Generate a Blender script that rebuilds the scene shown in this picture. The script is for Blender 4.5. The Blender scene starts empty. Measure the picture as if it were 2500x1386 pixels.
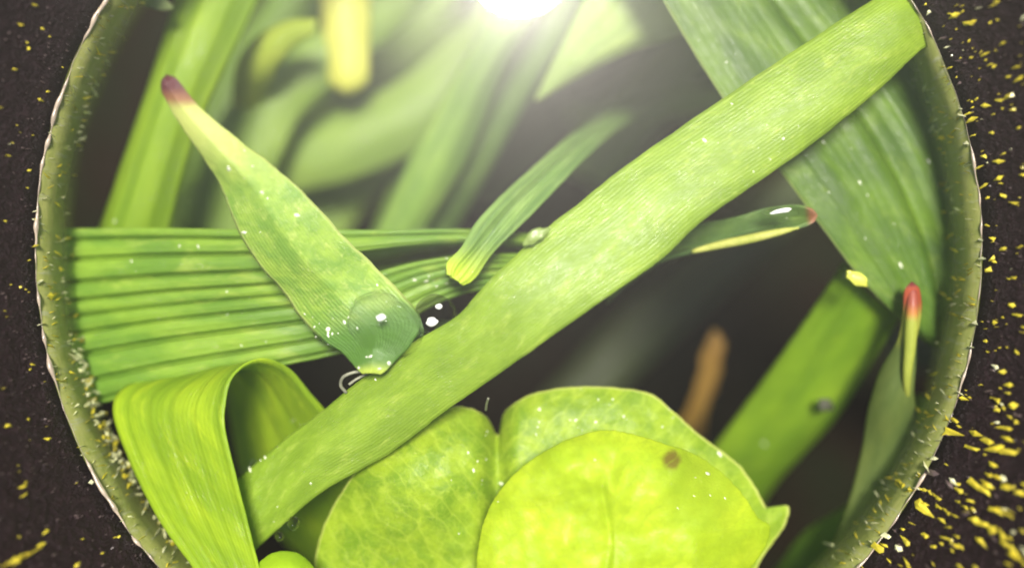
import bpy, bmesh, math, random
from mathutils import Vector, noise as mnoise
random.seed(7)
S = bpy.context.scene
COL = S.collection
S.unit_settings.system = 'METRIC'
S.unit_settings.scale_length = 0.001          # one unit is one millimetre

# ------------------------------------------------------------ camera
CAM_Z, FPX = 24.0, 2680.0
cd = bpy.data.cameras.new('camera'); cam = bpy.data.objects.new('camera', cd); COL.objects.link(cam)
cam.location = (0, 0, CAM_Z); cam.rotation_euler = (0, 0, 0)
cd.sensor_width = 36; cd.lens = 36 * FPX / 2500
cd.clip_start = 0.5; cd.clip_end = 2000
cd.dof.use_dof = True; cd.dof.focus_distance = 23.2; cd.dof.aperture_fstop = 0.028
S.camera = cam

# ------------------------------------------------------------ light
sun_dir = Vector((0.05, 0.24, 0.97)).normalized()
el = math.asin(sun_dir.z); az = math.atan2(sun_dir.x, sun_dir.y)
w = bpy.data.worlds.new('World'); S.world = w; w.use_nodes = True
nt = w.node_tree; bg = nt.nodes['Background']
sky = nt.nodes.new('ShaderNodeTexSky'); sky.sky_type = 'NISHITA'; sky.sun_disc = False
sky.sun_elevation = el; sky.sun_rotation = az
nt.links.new(sky.outputs[0], bg.inputs[0]); bg.inputs[1].default_value = 0.06
sd = bpy.data.lights.new('sun', 'SUN'); so = bpy.data.objects.new('sun', sd); COL.objects.link(so)
sd.energy = 5.0; sd.angle = math.radians(13); sd.color = (1, 0.95, 0.86)
so.rotation_euler = (-sun_dir).to_track_quat('-Z', 'Y').to_euler(); so.location = sun_dir * 60
S.view_settings.view_transform = 'Standard'; S.view_settings.look = 'None'
S.view_settings.exposure = 0.40; S.view_settings.gamma = 1
S.cycles.max_bounces = 8; S.cycles.transmission_bounces = 6; S.cycles.transparent_max_bounces = 12
S.cycles.sample_clamp_indirect = 6
S.cycles.use_denoising = True
S.cycles.filter_width = 1.9          # the soft pixels of a small macro camera

# ------------------------------------------------------------ helpers
def P(px, py, z):
    k = (CAM_Z - z) / FPX
    return Vector(((px - 1250) * k, -(py - 693) * k, z))

def ZM(z):                       # heights of the plants: near ones close to the lip, the rest well below
    return z + 0.6 if z > -2.4 else -1.8 + (z + 2.4) * 2.2
def Q(px, py, z): return P(px, py, ZM(z))

def tag(o, label=None, cat=None, group=None, kind=None):
    if label: o['label'] = label
    if cat: o['category'] = cat
    if group: o['group'] = group
    if kind: o['kind'] = kind
    return o

def link(name, verts, faces, mat, parent=None, smooth=True, uvs=None, origin=None, mats=None, fmat=None):
    org = Vector(origin) if origin is not None else Vector((0, 0, 0))
    me = bpy.data.meshes.new(name)
    me.from_pydata([tuple(Vector(v) - org) for v in verts], [], faces)
    if uvs:
        for un, data in uvs.items():
            l = me.uv_layers.new(name=un)
            for lp in me.loops: l.data[lp.index].uv = data[lp.vertex_index]
    me.polygons.foreach_set('use_smooth', [smooth] * len(me.polygons))
    for m in (mats or [mat]): me.materials.append(m)
    if fmat: me.polygons.foreach_set('material_index', fmat)
    me.update()
    o = bpy.data.objects.new(name, me); COL.objects.link(o)
    o.location = org
    if parent is not None:
        o.parent = parent; o.location = org - parent.matrix_basis.translation
    return o

def catmull(pts, t):
    n = len(pts) - 1
    i = min(int(t), n - 1); f = t - i
    p0 = pts[max(i - 1, 0)]; p1 = pts[i]; p2 = pts[i + 1]; p3 = pts[min(i + 2, n)]
    if i == 0: p0 = p1 * 2 - p2
    if i == n - 1: p3 = p2 * 2 - p1
    return 0.5 * ((2 * p1) + (p2 - p0) * f + (2 * p0 - 5 * p1 + 4 * p2 - p3) * f * f + (3 * p1 - p0 - 3 * p2 + p3) * f ** 3)

# ------------------------------------------------------------ materials
class N:
    def __init__(s, name):
        s.m = bpy.data.materials.new(name); s.m.use_nodes = True
        s.t = s.m.node_tree; s.t.nodes.clear()
        s.out = s.n('ShaderNodeOutputMaterial')
    def n(s, k, **kw):
        x = s.t.nodes.new(k)
        for a, b in kw.items(): setattr(x, a, b)
        return x
    def l(s, a, b): s.t.links.new(a, b)
    def noise(s, vec, scale, detail=3, rough=0.55, dist=0.0):
        x = s.n('ShaderNodeTexNoise'); x.inputs['Scale'].default_value = scale
        x.inputs['Detail'].default_value = detail; x.inputs['Roughness'].default_value = rough
        x.inputs['Distortion'].default_value = dist
        s.l(vec, x.inputs['Vector']); return x.outputs['Fac']
    def mapr(s, v, a, b, c=0.0, d=1.0):
        x = s.n('ShaderNodeMapRange'); x.interpolation_type = 'SMOOTHSTEP'
        for i, q in zip((1, 2, 3, 4), (a, b, c, d)): x.inputs[i].default_value = q
        s.l(v, x.inputs[0]); return x.outputs[0]
    def mix(s, f, a, b, mode='MIX'):
        x = s.n('ShaderNodeMix', data_type='RGBA', blend_type=mode)
        if isinstance(f, float): x.inputs[0].default_value = f
        else: s.l(f, x.inputs[0])
        for i, c in ((6, a), (7, b)):
            if isinstance(c, tuple): x.inputs[i].default_value = (*c, 1)
            else: s.l(c, x.inputs[i])
        return x.outputs[2]
    def math(s, op, a, b=None):
        x = s.n('ShaderNodeMath', operation=op)
        for i, c in ((0, a), (1, b)):
            if c is None: continue
            if isinstance(c, (int, float)): x.inputs[i].default_value = c
            else: s.l(c, x.inputs[i])
        return x.outputs[0]
    def scaled(s, vec, sx, sy, sz=1):
        x = s.n('ShaderNodeMapping'); x.inputs['Scale'].default_value = (sx, sy, sz)
        s.l(vec, x.inputs[0]); return x.outputs[0]
    def uv(s, name):
        x = s.n('ShaderNodeUVMap', uv_map=name); return x.outputs[0]

def leaf_mat(name, a, b, c=None, c_amt=0.5, veins=0, vein_dark=0.45, mott=1.6, stretch=0.45,
             tip=None, base=None, transl=0.35, rough=0.38, bump=0.25, spots=(), gloss=0.3, cells=True, rim=None, pin=None, cup=None):
    k = N(name); mm = k.uv('MM'); uv = k.uv('UV')
    sep = k.n('ShaderNodeSeparateXYZ'); k.l(uv, sep.inputs[0]); U, V = sep.outputs[0], sep.outputs[1]
    st = k.scaled(mm, 1, stretch)
    n1 = k.noise(st, mott, 4, 0.6, 0.3)
    col = k.mix(k.mapr(n1, 0.36, 0.66), a, b)
    if c:
        n2 = k.noise(st, mott * 2.1, 4, 0.7, 0.6)
        col = k.mix(k.math('MULTIPLY', k.mapr(n2, 0.52, 0.70), c_amt), col, c)
    n3 = k.noise(st, mott * 9, 3, 0.7)
    col = k.mix(k.mapr(n3, 0.3, 0.75, 0.0, 0.30), col, k.mix(0.6, col, (a[0] * 0.35, a[1] * 0.45, a[2] * 0.5)))
    hv = None
    if veins:
        wob = k.math('MULTIPLY', k.noise(st, 0.6, 2), 0.05)
        s_ = k.math('SINE', k.math('MULTIPLY', k.math('ADD', U, wob), 2 * math.pi * veins))
        hv = k.mapr(s_, -1.0, -0.2)
        col = k.mix(k.math('MULTIPLY', k.math('SUBTRACT', 1.0, hv), vein_dark), col, (a[0] * 0.3, a[1] * 0.42, a[2] * 0.6))
    if rim:   # pale band along the leaf edge
        e = k.math('ABSOLUTE', k.math('SUBTRACT', U, 0.5))
        col = k.mix(k.mapr(e, 0.5 - rim[1], 0.498), col, rim[0])
    for (su, sv, r, sc, amt) in spots:   # blemishes in millimetres
        d = k.n('ShaderNodeVectorMath', operation='DISTANCE'); k.l(mm, d.inputs[0]); d.inputs[1].default_value = (su, sv, 0)
        f = k.math('ADD', d.outputs['Value'], k.math('MULTIPLY', k.noise(mm, 5, 3), r * 0.6))
        col = k.mix(k.math('MULTIPLY', k.mapr(f, r * 1.45, r * 0.8), amt), col, sc)
    if tip:
        for (tc, v0, v1) in tip:
            col = k.mix(k.mapr(k.math('ADD', V, k.math('MULTIPLY', k.noise(mm, 2.5, 3), 0.03)), v0, v1), col, tc)
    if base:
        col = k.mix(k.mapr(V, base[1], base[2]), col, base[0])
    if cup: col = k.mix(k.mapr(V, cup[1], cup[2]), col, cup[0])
    if pin:   # side veins leaving a midrib, as on clover
        pm = k.n('ShaderNodeSeparateXYZ'); k.l(mm, pm.inputs[0])
        ax = k.math('ABSOLUTE', k.math('SUBTRACT', pm.outputs[0], pin))
        ph = k.math('ADD', k.math('SUBTRACT', pm.outputs[1], k.math('MULTIPLY', ax, 1.15)), k.math('MULTIPLY', k.noise(mm, 1.1, 3), 1.1))
        lines = k.mapr(k.math('SINE', k.math('MULTIPLY', ph, 11.0)), 0.80, 1.0)
        net = k.n('ShaderNodeTexVoronoi', feature='DISTANCE_TO_EDGE'); net.inputs['Scale'].default_value = 4.5
        k.l(mm, net.inputs['Vector'])
        lines = k.math('MAXIMUM', k.math('MULTIPLY', lines, .8), k.mapr(net.outputs[0], .06, .0, 0, .55))
        col = k.mix(k.math('MULTIPLY', lines, .38), col, (c or b))
    n4 = k.noise(st, 8.0, 4, 0.75)
    h = k.math('ADD', k.math('MULTIPLY', n1, 0.25), k.math('MULTIPLY', n4, 0.12))
    fine = k.math('SINE', k.math('MULTIPLY', k.math('ADD', U, k.math('MULTIPLY', k.noise(st, 0.8, 2), 0.02)), 2 * math.pi * 26))
    if not pin: h = k.math('ADD', h, k.math('MULTIPLY', fine, 0.018))
    if hv is not None: h = k.math('ADD', h, k.math('MULTIPLY', hv, 0.25))
    bp = k.n('ShaderNodeBump'); bp.inputs['Strength'].default_value = bump * 2; bp.inputs['Distance'].default_value = 0.25
    k.l(h, bp.inputs['Height'])
    vo = k.n('ShaderNodeTexVoronoi', feature='F1'); vo.inputs['Scale'].default_value = 9   # moist epidermal cells
    k.l(k.scaled(mm, 1.5, 0.8), vo.inputs['Vector'])
    cb = k.n('ShaderNodeBump'); cb.inputs['Strength'].default_value = 0.55; cb.inputs['Distance'].default_value = 0.10
    k.l(k.math('ADD', k.math('MULTIPLY', vo.outputs['Distance'], -0.6), n4), cb.inputs['Height']); k.l(bp.outputs[0], cb.inputs['Normal'])
    pr = k.n('ShaderNodeBsdfPrincipled'); k.l(col, pr.inputs['Base Color'])
    rn = k.mapr(n4, 0.3, 0.7, rough - 0.08, rough + 0.2); k.l(rn, pr.inputs['Roughness'])
    pr.inputs['Specular IOR Level'].default_value = gloss; k.l(bp.outputs[0], pr.inputs['Normal'])
    wet = k.mapr(k.noise(mm, 0.9, 3), 0.42, 0.66, 0.05, 0.6 * gloss / .3)
    k.l(wet, pr.inputs['Coat Weight']); pr.inputs['Coat Roughness'].default_value = 0.16; k.l(cb.outputs[0], pr.inputs['Coat Normal'])
    tr = k.n('ShaderNodeBsdfTranslucent'); k.l(k.mix(0.5, col, (0.55, 0.75, 0.02)), tr.inputs[0])
    k.l(bp.outputs[0], tr.inputs['Normal'])
    ms = k.n('ShaderNodeMixShader'); ms.inputs[0].default_value = transl
    k.l(pr.outputs[0], ms.inputs[1]); k.l(tr.outputs[0], ms.inputs[2]); k.l(ms.outputs[0], k.out.inputs[0])
    return k.m

# ------------------------------------------------------------ leaf builders
def ribbon(name, st, mat, nv=90, nu=26, bow=0.0, fold=0.0, ribs=0, rib=0.0, thick=0.09, wav=0.04, edge=0.012,
           root=None, root0=None, prof=None):
    """st: (ux,uy, lx,ly, zu, zl) edge pairs, photo pixels at their own depth"""
    A = [Q(s[0], s[1], s[4]) for s in st]; B = [Q(s[2], s[3], s[5] if len(s) > 5 else s[4]) for s in st]
    def grow(A, B, end):          # carry the blade on past the view, down to the soil
        a, b = (A[-1], B[-1]) if end else (A[0], B[0]); a2, b2 = (A[-2], B[-2]) if end else (A[1], B[1])
        d = ((a + b) - (a2 + b2)); d.z = 0; d.normalize(); c = (a + b) / 2; h = (a - b) / 2
        z0 = c.z
        for q, (dist, dz, sh) in enumerate(((3, .10, 1), (6, .30, .95), (8.5, .6, .85), (10, 1.0, .7))):
            m = c + d * dist; m.z = z0 + (-25.5 - z0) * dz
            pa, pb = m + h * sh, m - h * sh
            if end: A.append(pa); B.append(pb)
            else: A.insert(0, pa); B.insert(0, pb)
    n0 = len(A)
    if root: grow(A, B, True)
    if root0: grow(A, B, False)
    nv = int(nv * len(A) / n0)
    rs = random.random() * 100
    top = []; fr = []
    for i in range(nv + 1):
        t = i / nv * (len(A) - 1)
        a = catmull(A, t); b = catmull(B, t)
        t2 = min(t + 0.02, len(A) - 1); t1 = max(t2 - 0.04, 0)
        tan = (catmull(A, t2) + catmull(B, t2) - catmull(A, t1) - catmull(B, t1))
        ac = b - a
        nr = ac.cross(tan)
        if nr.length < 1e-9: nr = Vector((0, 0, 1))
        nr.normalize()
        fr.append((a, b, nr, i / nv))
    if fr[0][2].z < 0: fr = [(a, b, -n_, v) for a, b, n_, v in fr]
    for i in range(1, len(fr)):      # keep the normal continuous round a curl
        if fr[i][2].dot(fr[i - 1][2]) < 0: fr[i] = (fr[i][0], fr[i][1], -fr[i][2], fr[i][3])
    uvF, uvM = [], []; L = 0; prev = None
    for (a, b, nr, v) in fr:
        c = (a + b) / 2
        if prev is not None: L += (c - prev).length
        prev = c; wdt = (b - a).length
        for j in range(nu + 1):
            u = j / nu; s = 2 * u - 1
            p = a.lerp(b, u)
            jag = (mnoise.noise(Vector((L * 2.5, rs, j > nu / 2))) + 0.5 * mnoise.noise(Vector((L * 9, rs, j > nu / 2)))) * edge * abs(s) ** 6
            p = p + (b - a).normalized() * jag * (1 if s > 0 else -1) if wdt > 1e-6 else p
            k = min(1.0, wdt / 1.2)
            off = bow * (1 - s * s) * k + fold * (abs(s) - 1) * -1 * k
            if prof: off += prof(u, v) * k
            if ribs: off += rib * k * (0.5 + 0.5 * math.cos(2 * math.pi * ribs * u + 0.25 * math.sin(L * 0.5))) ** 0.6 
            off += wav * mnoise.noise(Vector((s * wdt * 0.8, L * 0.5, rs + 3)))
            top.append(p + nr * off)
            uvF.append((u, v)); uvM.append((u * max(wdt, 0.3), L))
    return sheet(name, top, fr, uvF, uvM, nu, nv, thick, mat)

def sheet(name, top, fr, uvF, uvM, nu, nv, thick, mat):
    W = nu + 1; n = len(top); bot = []
    for i in range(nv + 1):
        for j in range(W):
            p = top[i * W + j]
            pu = top[i * W + min(j + 1, nu)] - top[i * W + max(j - 1, 0)]
            pv = top[min(i + 1, nv) * W + j] - top[max(i - 1, 0) * W + j]
            nn = pu.cross(pv)
            nn = nn.normalized() if nn.length > 1e-10 else fr[i][2]
            if nn.dot(fr[i][2]) < 0: nn = -nn
            e = min(j, nu - j); th = thick * (0.35 if e == 0 else 0.8 if e == 1 else 1)
            bot.append(p - nn * th)
    V = top + bot; F = []
    for i in range(nv):
        for j in range(nu):
            q = i * W + j
            F.append((q, q + 1, q + W + 1, q + W)); F.append((n + q, n + q + W, n + q + W + 1, n + q + 1))
        q = i * W; F.append((q, q + W, n + q + W, n + q))
        q = i * W + nu; F.append((q, n + q, n + q + W, q + W))
    for j in range(nu):
        F.append((j, n + j, n + j + 1, j + 1)); q = nv * W + j; F.append((q, q + 1, n + q + 1, n + q))
    return link(name, V, F, mat, uvs={'UV': uvF * 2, 'MM': uvM * 2}, origin=(fr[0][0] + fr[0][1]) / 2)

def broad(name, outline, centre, mat, zf, rings=26, per=160, thick=0.10, edge=0.02):
    """a broad leaflet from its rim; zf(x, y, r) gives the height in mm"""
    C = Vector((*centre, 0)); pts = [Vector((x, y, 0)) for x, y in outline]; n = len(pts)
    rim = []
    for i in range(per):
        t = i / per * n; k = int(t) % n; f = t - int(t)
        p0, p1, p2, p3 = pts[k - 1], pts[k], pts[(k + 1) % n], pts[(k + 2) % n]
        rim.append(0.5 * ((2 * p1) + (p2 - p0) * f + (2 * p0 - 5 * p1 + 4 * p2 - p3) * f * f + (3 * p1 - p0 - 3 * p2 + p3) * f ** 3))
    V = []; uvF = []; uvM = []
    for side in (0, 1):
        for r in range(rings + 1):
            q = r / rings; q2 = 1 - (1 - q) ** 1.3
            for i in range(per):
                p = C.lerp(rim[i], q2)
                jag = mnoise.noise(Vector((i * 0.45, 3.1, 0.2))) * edge * FPX / CAM_Z * q ** 8
                p = p + (rim[i] - C).normalized() * jag
                z = zf(p.x, p.y, q2)
                w_ = Q(p.x, p.y, z)
                if side: w_.z -= thick * (0.35 if r == rings else 1)
                V.append(w_); uvF.append((0.5 + q2 / 2, i / per)); uvM.append(((p.x - 1250) / 112, -(p.y - 693) / 112))
    F = []; M = (rings + 1) * per
    for r in range(rings):
        for i in range(per):
            a, b = r * per + i, r * per + (i + 1) % per
            if r == 0:
                F.append((a, a + per, b + per)); F.append((M + a, M + b + per, M + a + per))
            else:
                F.append((a, a + per, b + per, b)); F.append((M + a, M + b, M + b + per, M + a + per))
    for i in range(per):
        a, b = rings * per + i, rings * per + (i + 1) % per
        F.append((a, M + a, M + b, b))
    return link(name, V, F, mat, uvs={'UV': uvF, 'MM': uvM}, origin=V[0])

def tube(name, pts, rad, mat, parent=None, seg=8, sub=8):
    pts = [Vector(p) for p in pts]; n = (len(pts) - 1) * sub
    V = []; F = []; up = Vector((0.3, 0.2, 0.9))
    for i in range(n + 1):
        t = i / sub; p = catmull(pts, t); q = catmull(pts, min(t + .05, len(pts) - 1)) - catmull(pts, max(t - .05, 0))
        x = q.cross(up).normalized(); y = q.cross(x).normalized()
        r = rad(i / n) if callable(rad) else rad
        for s in range(seg):
            a = 2 * math.pi * s / seg; V.append(p + (x * math.cos(a) + y * math.sin(a)) * r)
    for i in range(n):
        for s in range(seg):
            a, b = i * seg + s, i * seg + (s + 1) % seg; F.append((a, b, b + seg, a + seg))
    F.append(tuple(range(seg))[::-1]); F.append(tuple(n * seg + s for s in range(seg)))
    return link(name, V, F, mat, parent, origin=pts[0] if parent is None else None,
                uvs={'UV': [(0.5, (q // seg) / n) for q in range(len(V))], 'MM': [(v.x, v.y) for v in V]})

def blob(name, c, r, mat, sq=(1, 1, 1), seed=0, amp=0.0, rot=0.0, seg=28, rg=18):
    V = []; F = []
    for i in range(rg + 1):
        th = math.pi * i / rg
        for j in range(seg):
            ph = 2 * math.pi * j / seg
            d = Vector((math.sin(th) * math.cos(ph), math.sin(th) * math.sin(ph), math.cos(th)))
            k = 1 + amp * mnoise.noise(d * 1.4 + Vector((seed, 0, 0)))
            v = Vector((d.x * sq[0], d.y * sq[1], d.z * sq[2])) * r * k
            V.append(Vector((v.x * math.cos(rot) - v.y * math.sin(rot), v.x * math.sin(rot) + v.y * math.cos(rot), v.z)) + Vector(c))
    for i in range(rg):
        for j in range(seg):
            a, b = i * seg + j, i * seg + (j + 1) % seg
            if i == 0: F.append((a, a + seg, b + seg))
            elif i == rg - 1: F.append((a, a + seg, b))
            else: F.append((a, a + seg, b + seg, b))
    me_o = link(name, V, F, mat, origin=c)
    return me_o

# ------------------------------------------------------------ ground
k = N('damp_soil'); tc = k.n('ShaderNodeTexCoord').outputs['Object']
n1 = k.noise(tc, 0.28, 5, 0.6); n2 = k.noise(tc, 1.3, 5, 0.65)
col = k.mix(k.mapr(n1, 0.4, 0.62), (0.010, 0.006, 0.0025), (0.008, 0.010, 0.003))
col = k.mix(k.mapr(n2, 0.55, 0.75), col, (0.020, 0.013, 0.006))
pr = k.n('ShaderNodeBsdfPrincipled'); k.l(col, pr.inputs['Base Color']); pr.inputs['Roughness'].default_value = 0.9; pr.inputs['Specular IOR Level'].default_value = .1
bp = k.n('ShaderNodeBump'); bp.inputs['Strength'].default_value = 0.8; bp.inputs['Distance'].default_value = 0.6
k.l(n2, bp.inputs['Height']); k.l(bp.outputs[0], pr.inputs['Normal']); k.l(pr.outputs[0], k.out.inputs[0])
V = []; F = []; G = 96
def gx(i): t = (i / G) * 2 - 1; return 320 * (abs(t) ** 2.6) * (1 if t > 0 else -1)
for i in range(G + 1):
    for j in range(G + 1):
        x, y = gx(i), gx(j)
        z = -26 + 1.1 * mnoise.noise(Vector((x * .16, y * .16, 1))) + 0.5 * mnoise.noise(Vector((x * .6, y * .6, 5)))
        V.append((x, y, z))
for i in range(G):
    for j in range(G):
        a = i * (G + 1) + j; F.append((a, a + G + 1, a + G + 2, a + 1))
tag(link('ground', V, F, k.m), 'dark damp soil with moss far below the blades', kind='structure')

# ------------------------------------------------------------ viewing shroud
CX, CY = -8 / FPX * 23, 88 / FPX * 23
R0, ZR, ZB, ZT, RT = 9.93, 1.0, -1.07, 3.4, 11.75
def wall_r(z): return R0 + (RT - R0) * max(0, (z - ZR)) / (ZT - ZR)
def on_wall(px, py):
    lo, hi = ZB, ZT
    f = lambda z: (P(px, py, z).xy - Vector((CX, CY))).length - wall_r(z)
    if f(lo) < 0: return None
    for _ in range(40):
        m = (lo + hi) / 2
        if f(m) > 0: lo = m
        else: hi = m
    return P(px, py, lo)

k = N('black_plastic'); tc = k.n('ShaderNodeTexCoord').outputs['Object']
gr = k.noise(tc, 5.0, 4, 0.7); fi = k.noise(k.scaled(tc, 1, 1, .35), 16, 3, 0.7)
col = k.mix(k.mapr(gr, 0.45, 0.7), (0.012, 0.0045, 0.006), (0.026, 0.012, 0.015))
col = k.mix(k.mapr(fi, 0.62, 0.74), col, (0.09, 0.065, 0.075))
pr = k.n('ShaderNodeBsdfPrincipled'); k.l(col, pr.inputs['Base Color']); pr.inputs['Roughness'].default_value = 0.42; pr.inputs['Specular IOR Level'].default_value = .25
bp = k.n('ShaderNodeBump'); bp.inputs['Strength'].default_value = 0.9; bp.inputs['Distance'].default_value = 0.25
k.l(k.math('ADD', gr, k.math('MULTIPLY', fi, 0.7)), bp.inputs['Height']); k.l(bp.outputs[0], pr.inputs['Normal'])
k.l(pr.outputs[0], k.out.inputs[0]); M_WALL = k.m

k = N('frosted_plastic'); tc = k.n('ShaderNodeTexCoord').outputs['Object']
n1 = k.noise(k.scaled(tc, 1, 1, 2), 1.5, 4, 0.65); n2 = k.noise(k.scaled(tc, 1, 1, .12), 7, 4, 0.75)
col = k.mix(k.mapr(n1, 0.35, 0.65), (0.62, 0.68, 0.18), (0.80, 0.82, 0.26))
col = k.mix(k.mapr(n2, 0.52, 0.68), col, (0.8, 0.82, 0.45))
pr = k.n('ShaderNodeBsdfPrincipled'); k.l(col, pr.inputs['Base Color']); pr.inputs['Roughness'].default_value = 0.3
bp = k.n('ShaderNodeBump'); bp.inputs['Strength'].default_value = 0.5; bp.inputs['Distance'].default_value = 0.2
k.l(n2, bp.inputs['Height']); k.l(bp.outputs[0], pr.inputs['Normal'])
tl = k.n('ShaderNodeBsdfTranslucent'); k.l(col, tl.inputs[0])
m1 = k.n('ShaderNodeMixShader'); m1.inputs[0].default_value = 0.5; k.l(pr.outputs[0], m1.inputs[1]); k.l(tl.outputs[0], m1.inputs[2])
tp = k.n('ShaderNodeBsdfTransparent'); tp.inputs[0].default_value = (0.93, 0.97, 0.88, 1)
m2 = k.n('ShaderNodeMixShader')
sp = k.n('ShaderNodeSeparateXYZ'); k.l(tc, sp.inputs[0])
k.l(k.mapr(sp.outputs[2], ZB, ZB + 1.3, 0.03, 0.56), m2.inputs[0])     # the lip is moulded thinner at its end
k.l(tp.outputs[0], m2.inputs[1]); k.l(m1.outputs[0], m2.inputs[2]); k.l(m2.outputs[0], k.out.inputs[0]); M_CLEAR = k.m

def simple(name, c, rough=0.3, spec=0.5, transl=0.0, metal=0.0):
    k = N(name); tc = k.n('ShaderNodeTexCoord').outputs['Object']
    col = k.mix(k.mapr(k.noise(tc, 3.5, 3), 0.35, 0.65), c, tuple(x * 0.65 for x in c))
    pr = k.n('ShaderNodeBsdfPrincipled'); k.l(col, pr.inputs['Base Color']); pr.inputs['Roughness'].default_value = rough
    pr.inputs['Specular IOR Level'].default_value = spec; pr.inputs['Metallic'].default_value = metal
    if transl:
        t = k.n('ShaderNodeBsdfTranslucent'); k.l(col, t.inputs[0]); m = k.n('ShaderNodeMixShader'); m.inputs[0].default_value = transl
        k.l(pr.outputs[0], m.inputs[1]); k.l(t.outputs[0], m.inputs[2]); k.l(m.outputs[0], k.out.inputs[0])
    else: k.l(pr.outputs[0], k.out.inputs[0])
    return k.m
M_RIM = simple('pale_rim', (0.50, 0.40, 0.30), 0.25, 0.8)
M_F1 = simple('yellow_fleck', (0.80, 0.66, 0.05), 0.3, 0.6)  # bright colours here paint the glints on wall and lip
M_F2 = simple('pale_fleck', (0.95, 0.92, 0.55), 0.2, 0.9)
M_F3 = simple('dull_fleck', (0.13, 0.09, 0.085), 0.35, 0.6)

shroud = bpy.data.objects.new('viewing_shroud', None); COL.objects.link(shroud); shroud.location = (CX, CY, ZR)
tag(shroud, 'black tube wall specked with painted glints, with clear frosted lip circling the view', 'tube')
def revolve(name, prof, mat, seg=220, nz=0.0, seed=0):
    V = []; F = []; m = len(prof)
    for i in range(seg):
        a = 2 * math.pi * i / seg
        for (r, z) in prof:
            d = nz * mnoise.noise(Vector((math.cos(a) * 6, math.sin(a) * 6, z + seed)))
            V.append((CX + (r + d) * math.cos(a), CY + (r + d) * math.sin(a), z))
    for i in range(seg):
        for j in range(m):
            a = i * m + j; b = i * m + (j + 1) % m; c = ((i + 1) % seg) * m
            F.append((a, b, c + (j + 1) % m, c + j))
    return link(name, V, F, mat, shroud)
revolve('wall', [(R0 + (RT - R0) * t / 8, ZR + (ZT - ZR) * t / 8) for t in range(9)] +
        [(RT + 1.1, ZT + 0.1), (R0 + 1.3, ZR - 0.1), (R0 + 0.2, ZR - 0.12)], M_WALL, nz=0.03)
revolve('clear_lip', [(R0 - 0.03, ZR - 0.02), (R0 - 0.03, .1), (R0 - 0.04, -.6), (R0 - 0.02, ZB + .08), (R0 + 0.08, ZB), (R0 + 0.12, -.6), (R0 + 0.12, ZR - 0.13)], M_CLEAR, nz=0.05, seed=4)
# pale bead where wall and lip meet: thickness swells and dies away round the ring
V = []; F = []; seg = 900
for i in range(seg):
    a = 2 * math.pi * i / seg; ca, sa = math.cos(a), math.sin(a)
    q = 1.3 * mnoise.noise(Vector((ca * 9, sa * 9, 2))) + 0.9 * mnoise.noise(Vector((ca * 34, sa * 34, 7)))
    t = max(0.006, 0.018 + 0.055 * q); 
    if ca > 0.2: t *= 0.55
    rr = R0 - 0.02 + 0.035 * mnoise.noise(Vector((ca * 22, sa * 22, 9)))
    for s in range(6):
        b = 2 * math.pi * s / 6; V.append((CX + (rr + t * math.cos(b)) * ca, CY + (rr + t * math.cos(b)) * sa, ZR + t * math.sin(b) * 1.3))
for i in range(seg):
    for s in range(6):
        a, b = i * 6 + s, i * 6 + (s + 1) % 6; c = ((i + 1) % seg) * 6
        F.append((a, b, c + (s + 1) % 6, c + s))
link('rim_bead', V, F, M_RIM, shroud)

# slivers coloured as the glints reflected in wall and lip: (px, py, length px, width px, kind)
fl = []
ex = [(145,655,26,20,0),(185,690,30,12,0),(120,722,28,24,0),(225,922,42,24,0),(195,905,20,18,1),(205,240,16,14,0),(206,258,18,8,1),(140,405,16,12,0),
 (142,428,14,10,0),(150,688,20,10,1),(155,715,20,8,1),(235,960,16,12,1),(210,992,22,12,1),(245,1010,16,14,1),(262,1078,22,12,1),(276,1110,20,18,1),
 (290,1128,18,14,1),(306,1163,22,14,0),(318,1180,16,10,0),(357,1228,20,18,1),(375,1265,22,16,1),(388,1270,20,14,1),(400,1295,24,10,1),(462,1325,30,8,1),
 (505,1368,28,10,1),(222,1178,26,24,1),(443,1345,20,8,0),(318,15,16,8,0),(345,5,18,8,0),(283,80,18,6,1),(198,308,20,6,1),(190,322,18,6,1),(258,148,18,6,1),
 (2268,28,22,14,1),(2312,115,18,10,1),(2372,140,24,22,0),(2320,205,16,12,1),(2405,258,30,18,0),(2375,248,16,14,0),(2350,280,20,10,1),(2312,338,34,24,0),
 (2365,350,26,18,1),(2350,400,24,10,0),(2340,510,30,12,1),(2325,455,24,6,1),(2322,575,24,8,0),(2345,680,34,16,0),(2340,770,40,8,0),(2345,868,24,14,0),
 (2398,585,20,14,1),(2425,582,22,18,0),(2452,608,24,18,0),(2398,632,24,12,1),(2378,745,22,14,0),(2382,790,16,22,1),(2472,988,30,30,0),(2490,770,26,20,0),
 (2285,912,24,12,0),(2322,970,18,16,0),(2270,970,24,10,0),(2265,1008,30,8,0),(2213,1187,42,30,0),(2283,1118,22,20,1),(2170,1308,36,26,1),(2275,1205,34,28,0),
 (2260,1230,30,20,0),(2310,1250,60,22,0),(2360,1240,50,18,0),(2475,1193,60,30,0),(2415,1290,80,44,0),(2330,1325,60,24,0),(2262,1310,28,18,0),(2195,1340,26,22,1),
 (2150,1235,40,8,1),(2100,1235,40,6,1),(2055,1180,30,5,1),(2030,1330,40,12,1),(2000,1345,34,12,1),(2430,1160,40,22,0),(2460,1250,50,16,0),(2490,1365,60,24,0),
 (75,1345,70,22,0),(30,1370,60,18,0),(185,1380,30,18,0),(50,60,16,12,0),(68,118,14,10,0),(95,243,20,10,0),(18,1040,18,18,0),(115,1070,22,14,0),(70,635,14,8,0)]
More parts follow.
